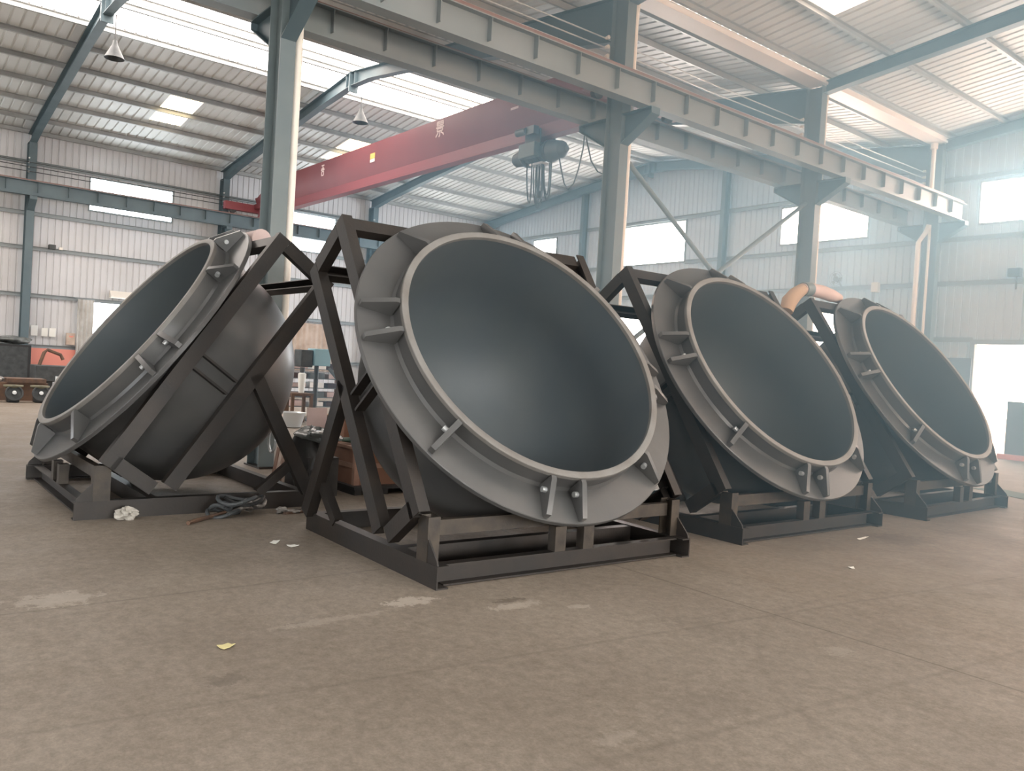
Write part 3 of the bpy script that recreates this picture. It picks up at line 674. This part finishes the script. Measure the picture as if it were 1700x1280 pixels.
# far goods beyond the column row
t = thing('drill_head_machine', 'teal machine head on a dark post far behind the nearest frame', 'machine', (-7, 4.1, 0))
MB().box(-7.2, -6.8, 3.85, 4.24, 1.24, 1.62).build('head', teal_m, t, bevel=.02)
MB().box(-7.25, -6.85, 3.56, 3.84, 1.2, 1.58).build('motor_box', dark_m, t, bevel=.02)
MB().cyl((-7, 4.0, .04), (-7, 4.0, 1.24), .05, n=14).build('post', dark_m, t); MB().box(-7.3, -6.7, 3.75, 4.3, 0, .04).build('base', dark_m, t)
MB().bar((-6.8, 4.2, 1.2), (-6.6, 4.55, .75), (1, 0, 0), .06, .06).build('feed_arm', grey_m, t)
t = thing('storage_rack', 'low rack stacked with grey plates beneath the teal machine head', 'rack', (-8.2, 4.5, 0))
for x in (-8.5, -7.9):
    for y in (3.75, 5.25): MB().box(x - .03, x + .03, y - .03, y + .03, 0, 1.3).build('post', rust_m, t)
for k in range(5): MB().box(-8.47, -7.93, 3.79, 5.21, .25 + .22 * k, .27 + .22 * k).build('shelf', grey_m, t)
for k in range(5):
    for j in range(3):
        y = 3.85 + j * .45 + rnd.uniform(0, .05); hh = .09 + .05 * rnd.random()
        tag(MB().box(-8.4, -7.97, y, y + .36, .271 + .22 * k, .271 + .22 * k + hh).build('plate_stack', (pink_m, light_m, brown_m, grey_m)[(k * 2 + j) % 4]), ('bottom', 'second lowest', 'middle', 'second highest', 'top')[k] + ' shelf ' + ('near', 'middle', 'far')[j] + ' stack of metal plates on the low rack', 'plates', 'plate stacks on the rack')
for k in range(4):
    tag(MB().cyl((-6.35 + k * .11, 3.75, .05), (-6.5 + k * .11, 4.9, .05), .05, n=14).build('steel_pipe', light_m), ('first', 'second', 'third', 'last')[k] + ' of four grey pipes lying on the floor below the teal machine', 'pipe', 'pipes on the floor')
t = thing('workbench', 'small dark bench holding a white canister, behind the round vessel back', 'bench', (-6.4, 3.4, 0))
MB().box(-6.65, -6.2, 3.1, 3.6, .6, .65).build('top', rust_m, t)
for x in (-6.61, -6.24):
    for y in (3.14, 3.56): MB().box(x - .03, x + .03, y - .03, y + .03, 0, .6).build('leg', rust_m, t)
t = thing('canister', 'white canister standing on the small dark bench', 'canister', (-6.45, 3.42, .651)); MB().lathe([(0, .651), (.06, .651), (.085, 1.0), (.085, 1.06), (.05, 1.08), (0, 1.08)], Matrix.Translation((-6.45, 3.42, 0)), 20).build('body', paper_m, t)
MB().cyl((-6.45, 3.42, 1.081), (-6.45, 3.42, 1.2), .05, n=16).build('cap', dark_m, t)
t = thing('basin', 'shiny round basin on the floor beyond the round vessel back', 'basin', (-5.5, 2.8, 0)); MB().lathe([(0, .01), (.2, .01), (.27, .25), (.3, .3), (.285, .3), (.25, .25), (.19, .04), (0, .04)], Matrix.Translation((-5.5, 2.8, 0)), 28).build('bowl', light_m, t)
def rod(y0, y1, z): tag(MB().cyl((-19.64, y0, z), (-19.64, y1, z), .015, n=10).cyl((-19.85, y0 + .05, z), (-19.64, y0 + .05, z), .015, n=8).cyl((-19.85, y1 - .05, z), (-19.64, y1 - .05, z), .015, n=8).build('curtain_rod', trim_m), 'rod of the %s on the side wall' % ('wide cream brown curtain' if y1 - y0 > 1 else 'narrow pale curtain'), 'rod')
def folds(y0, y1, z0, z1, x, n, amp):
    mb = MB(); vs = []; K = n * 8
    for k in range(K + 1):
        y = y0 + (y1 - y0) * k / K; a = amp * math.sin(2 * PI * n * k / K) + amp * .4 * math.sin(5.3 * k / 8)
        vs += [(x + a, y, z0), (x + a * .6, y, z1), (x + a * .6 + .006, y, z1), (x + a + .006, y, z0)]
    fs = []
    for k in range(K):
        for q in range(4): fs.append((4 * k + q, 4 * k + (q + 1) % 4, 4 * k + 4 + (q + 1) % 4, 4 * k + 4 + q))
    return mb.add(vs, fs)
rod(8.85, 10.95, 2.74); rod(1.42, 2.03, 2.885)
tag(folds(8.9, 10.9, .9, 2.72, -19.62, 9, .035).build('curtain', cream_m), 'cream brown curtain on the side wall above the stacked plates', 'curtain')
tag(folds(1.5, 1.98, .95, 2.86, -19.62, 4, .035).build('curtain', pale_m), 'narrow pale curtain drawn beside the bright low window', 'curtain')

# ---------------------------------------------------------------- side wall and iron parts at its foot
SX = -19.75
def wallbox(name, y0, y1, z0, z1, dep, m_, lab, cat): return tag(MB().box(SX, SX + dep, y0, y1, z0, z1).build(name, m_, bevel=.01), lab, cat)
wallbox('notice_board', .22, .42, 1.58, 1.92, .03, light_m, 'pale grey sheet fixed on the side wall next to the column', 'notice')
wallbox('notice', .52, .7, 1.58, 1.85, .02, paper_m, 'white notice on the side wall, nearer the column of the pair', 'notice')
wallbox('notice', .74, .93, 1.58, 1.86, .02, paper_m, 'white notice on the side wall, nearer the curtain of the pair', 'notice')
t = thing('switch_box', 'cream box with a red mark on the side wall beside the narrow curtain', 'box', (SX, 1.4, 1.36)); MB().box(SX, SX + .12, 1.22, 1.48, 1.36, 1.74).build('body', cream_m, t)
MB().prism([(SX + .121, 1.3, 1.66), (SX + .121, 1.3, 1.62), (SX + .121, 1.36, 1.59), (SX + .121, 1.42, 1.62), (SX + .121, 1.43, 1.66), (SX + .121, 1.36, 1.64)], (.004, 0, 0)).build('red_mark', coral_m, t)
t = thing('wall_unit', 'small white slanted unit above the bright low window', 'unit', (SX, 2.8, 3.0)); MB().prism([(SX, 2.45, 3.0), (SX + .3, 2.45, 3.0), (SX + .3, 2.45, 3.05), (SX + .1, 2.45, 3.24), (SX, 2.45, 3.24)], (0, .72, 0)).build('casing', white_m, t)
t = thing('floodlight', 'small dark floodlight high on the side wall above the two white notices', 'lamp', (SX, .7, 4.3)); MB().box(SX, SX + .25, .6, .78, 4.36, 4.5).build('body', dark_m, t); MB().box(SX, SX + .1, .9, 1.0, 4.38, 4.46).build('driver', white_m, t)
tag(MB().box(SX + .02, SX + .05, .15, 2.2, .35, 1.2).build('banner', coral_m), 'coral red banner along the foot of the side wall', 'banner')
t = thing('cabinet', 'black cabinet against the side wall at the picture edge', 'cabinet', (-18.7, -.5, 0)); MB().box(-19.1, -18.3, -1.6, .06, 0, 1.28).build('body', black_m, t, bevel=.01); MB().box(-18.299, -18.285, -.75, -.02, .05, 1.22).build('door', dark_m, t)
tag(MB().blob((-18.7, -.4, 1.42), (.3, .5, .1), 40, .25, 12).build('tarp_heap', plast_m), 'grey tarp heaped on top of the black cabinet', 'tarp')
t = thing('machine_bed', 'long dark machine bed below the coral banner', 'machine', (-15.2, .4, 0)); MB().box(-15.6, -14.8, -.35, 1.9, .35, .78).build('bed', dark_m, t, bevel=.02)
for y in (-.2, 1.6): MB().box(-15.5, -14.9, y, y + .3, 0, .35).build('foot', dark_m, t)
MB().tube([(-15.1, -.2, .78), (-15.1, -.1, 1.12), (-15.1, -.02, 1.2), (-15.1, .3, 1.08), (-15.1, .36, .95)], .045, 8).build('bent_arm', rust_m, t)
mb = MB(); mb.cyl((-15.2, 1.25, .78), (-15.2, 1.25, 1.0), .22, .1, 18); mb.cyl((-15.2, 1.25, 1.0), (-15.2, 1.25, 1.28), .012, n=8); mb.build('chuck', dark_m, t)
def valve(x, y, lab, s_=1.):
    t = thing('iron_valve', lab, 'valve', (x, y, 0), 'iron valves on the floor')
    M = Matrix.Translation((x, y, .19)) @ Matrix.Rotation(math.radians(72), 4, 'Y')
    MB().lathe([(0, -.15), (.12, -.15), (.12, .06), (.175, .06), (.185, .07), (.185, .1), (.175, .11), (.15, .11), (.145, .09), (.05, .09), (.045, .13), (0, .135)], M, 32).build('flange', dark_m, t)
    MB().lathe([(.03, .0), (.045, .13), (0, .145)], M, 16).build('stem_nut', light_m, t)
    MB().lathe([(0, .16), (.12, .16), (.13, .3), (.16, .34), (.2, .36), (.2, .39), (0, .39)], Matrix.Translation((x - .1, y, .0)), 28).build('bonnet', khaki_m, t)
    MB().box(x - .25, x + .02, y - .12, y + .12, 0, .16).build('body', dark_m, t, bevel=.02)
valve(-11.45, -1.24, 'iron valve with a round flange, second from the picture edge in the row')
valve(-11.5, -.7, 'iron valve with a round flange, nearest the side-on vessel in the row')
valve(-11.4, -1.78, 'iron valve half cut off at the picture edge')
t = thing('plank_stack', 'brown board stack behind the row of iron valves', 'boards', (-12.4, -1.1, 0))
MB().box(-12.7, -12.1, -1.75, -.45, .0, .42).build('support', rust_m, t); MB().box(-12.75, -12.05, -1.3, -.5, .421, .52).build('board', rust_m, t); MB().blob((-12.4, -1.62, .5), (.2, .25, .1), 50, .4, 10).build('lump', scrap_m, t)
t = thing('pipe_stand', 'pale upright pipe next to the iron valves', 'stand', (-11.6, -.36, 0)); MB().cyl((-11.6, -.36, .02), (-11.6, -.36, .62), .035, n=12).build('pipe', light_m, t); MB().cyl((-11.6, -.36, 0), (-11.6, -.36, .02), .1, n=16).build('foot', grey_m, t)
for k in range(3):
    tag(MB().blob((-11.9, -.05 + k * .42, .14), (.16, .15, .15), 60 + k, .45, 10).build('casting', (grey_m, dark_m, scrap_m)[k]), ('grey', 'black', 'mottled')[k] + ' casting on the floor behind the side-on vessel', 'casting', 'castings on the floor')

# ---------------------------------------------------------------- far wall fittings and plates by the door
t = thing('junction_box', 'white junction box with a grey conduit on the far wall', 'box', (-1.52, 17.9, 0)); MB().box(-1.62, -1.42, 17.85, 17.99, 4.15, 4.42).build('box', white_m, t, bevel=.01)
MB().cyl((-1.58, 17.93, .01), (-1.58, 17.93, 4.15), .04, n=10).build('conduit', trim_m, t)
t = thing('wall_fan', 'grey wall fan on the far wall behind the middle vessel', 'fan', (-2.55, 17.9, 4.4)); mb = MB()
for rr in (.08, .14, .2): mb.tube([(-2.6 + rr * math.cos(a), 17.7, 4.55 + rr * math.sin(a)) for a in [q * PI / 10 for q in range(21)]], .008, 6)
mb.build('guard', trim_m, t); MB().cyl((-2.6, 17.7, 4.55), (-2.6, 17.85, 4.52), .07, n=14).build('motor', dark_m, t); MB().tube([(-2.6, 17.85, 4.52), (-2.55, 17.95, 4.35), (-2.5, 17.98, 4.3)], .025, 8).build('bracket', trim_m, t)
for k in range(3):
    a0 = k * 2 * PI / 3; MB().prism([(-2.6 + r_ * math.cos(a0 + q), 17.72, 4.55 + r_ * math.sin(a0 + q)) for r_, q in ((.05, -.3), (.17, -.5), (.18, .2), (.05, .5))], (0, .008, 0)).build('blade', grey_m, t)
t = thing('floodlight', 'dark floodlight on the far wall above the doorway', 'lamp', (1.98, 17.9, 4.45)); MB().box(1.85, 2.12, 17.8, 17.97, 4.4, 4.6).build('body', dark_m, t); MB().tube([(2.0, 17.97, 4.4), (2.0, 17.97, 4.1)], .02, 8).build('cable', dark_m, t)
tag(MB().bar((.55, 17.2, 0), (.55, 17.3, 2.36), (1, 0, 0), 1.65, .03).build('steel_plate', brown_m), 'tall brown steel plate standing left of the doorway', 'plate')
t = thing('plate_on_stand', 'low brown plate standing inside the bright doorway', 'plate', (3.1, 17.2, 0)); MB().box(2.3, 4.0, 17.15, 17.2, .12, 1.36).build('plate', brown_m, t); MB().box(2.2, 4.1, 17.0, 17.35, 0, .119).build('base', coral_m, t)

# ---------------------------------------------------------------- added scatter volume, standing for lens glare from the far windows
H = MB().box(-1.8, 12.0, 1.2, 17.9, .004, 7.8).build('haze', bpy.data.materials.new('glare_haze'))
hm = H.data.materials[0]; hm.use_nodes = True; nt = hm.node_tree; nt.nodes.remove(nt.nodes['Principled BSDF'])
vs_ = nt.nodes.new('ShaderNodeVolumeScatter'); vs_.inputs['Color'].default_value = (.42, .75, 1, 1); vs_.inputs['Density'].default_value = .07; vs_.inputs['Anisotropy'].default_value = .35
nt.links.new(vs_.outputs[0], nt.nodes['Material Output'].inputs['Volume'])
tag(H, 'pale blue glare haze added in front of the far windows', 'haze', kind='stuff')
S.cycles.max_bounces = 7; S.cycles.diffuse_bounces = 4; S.cycles.glossy_bounces = 2; S.cycles.volume_bounces = 0
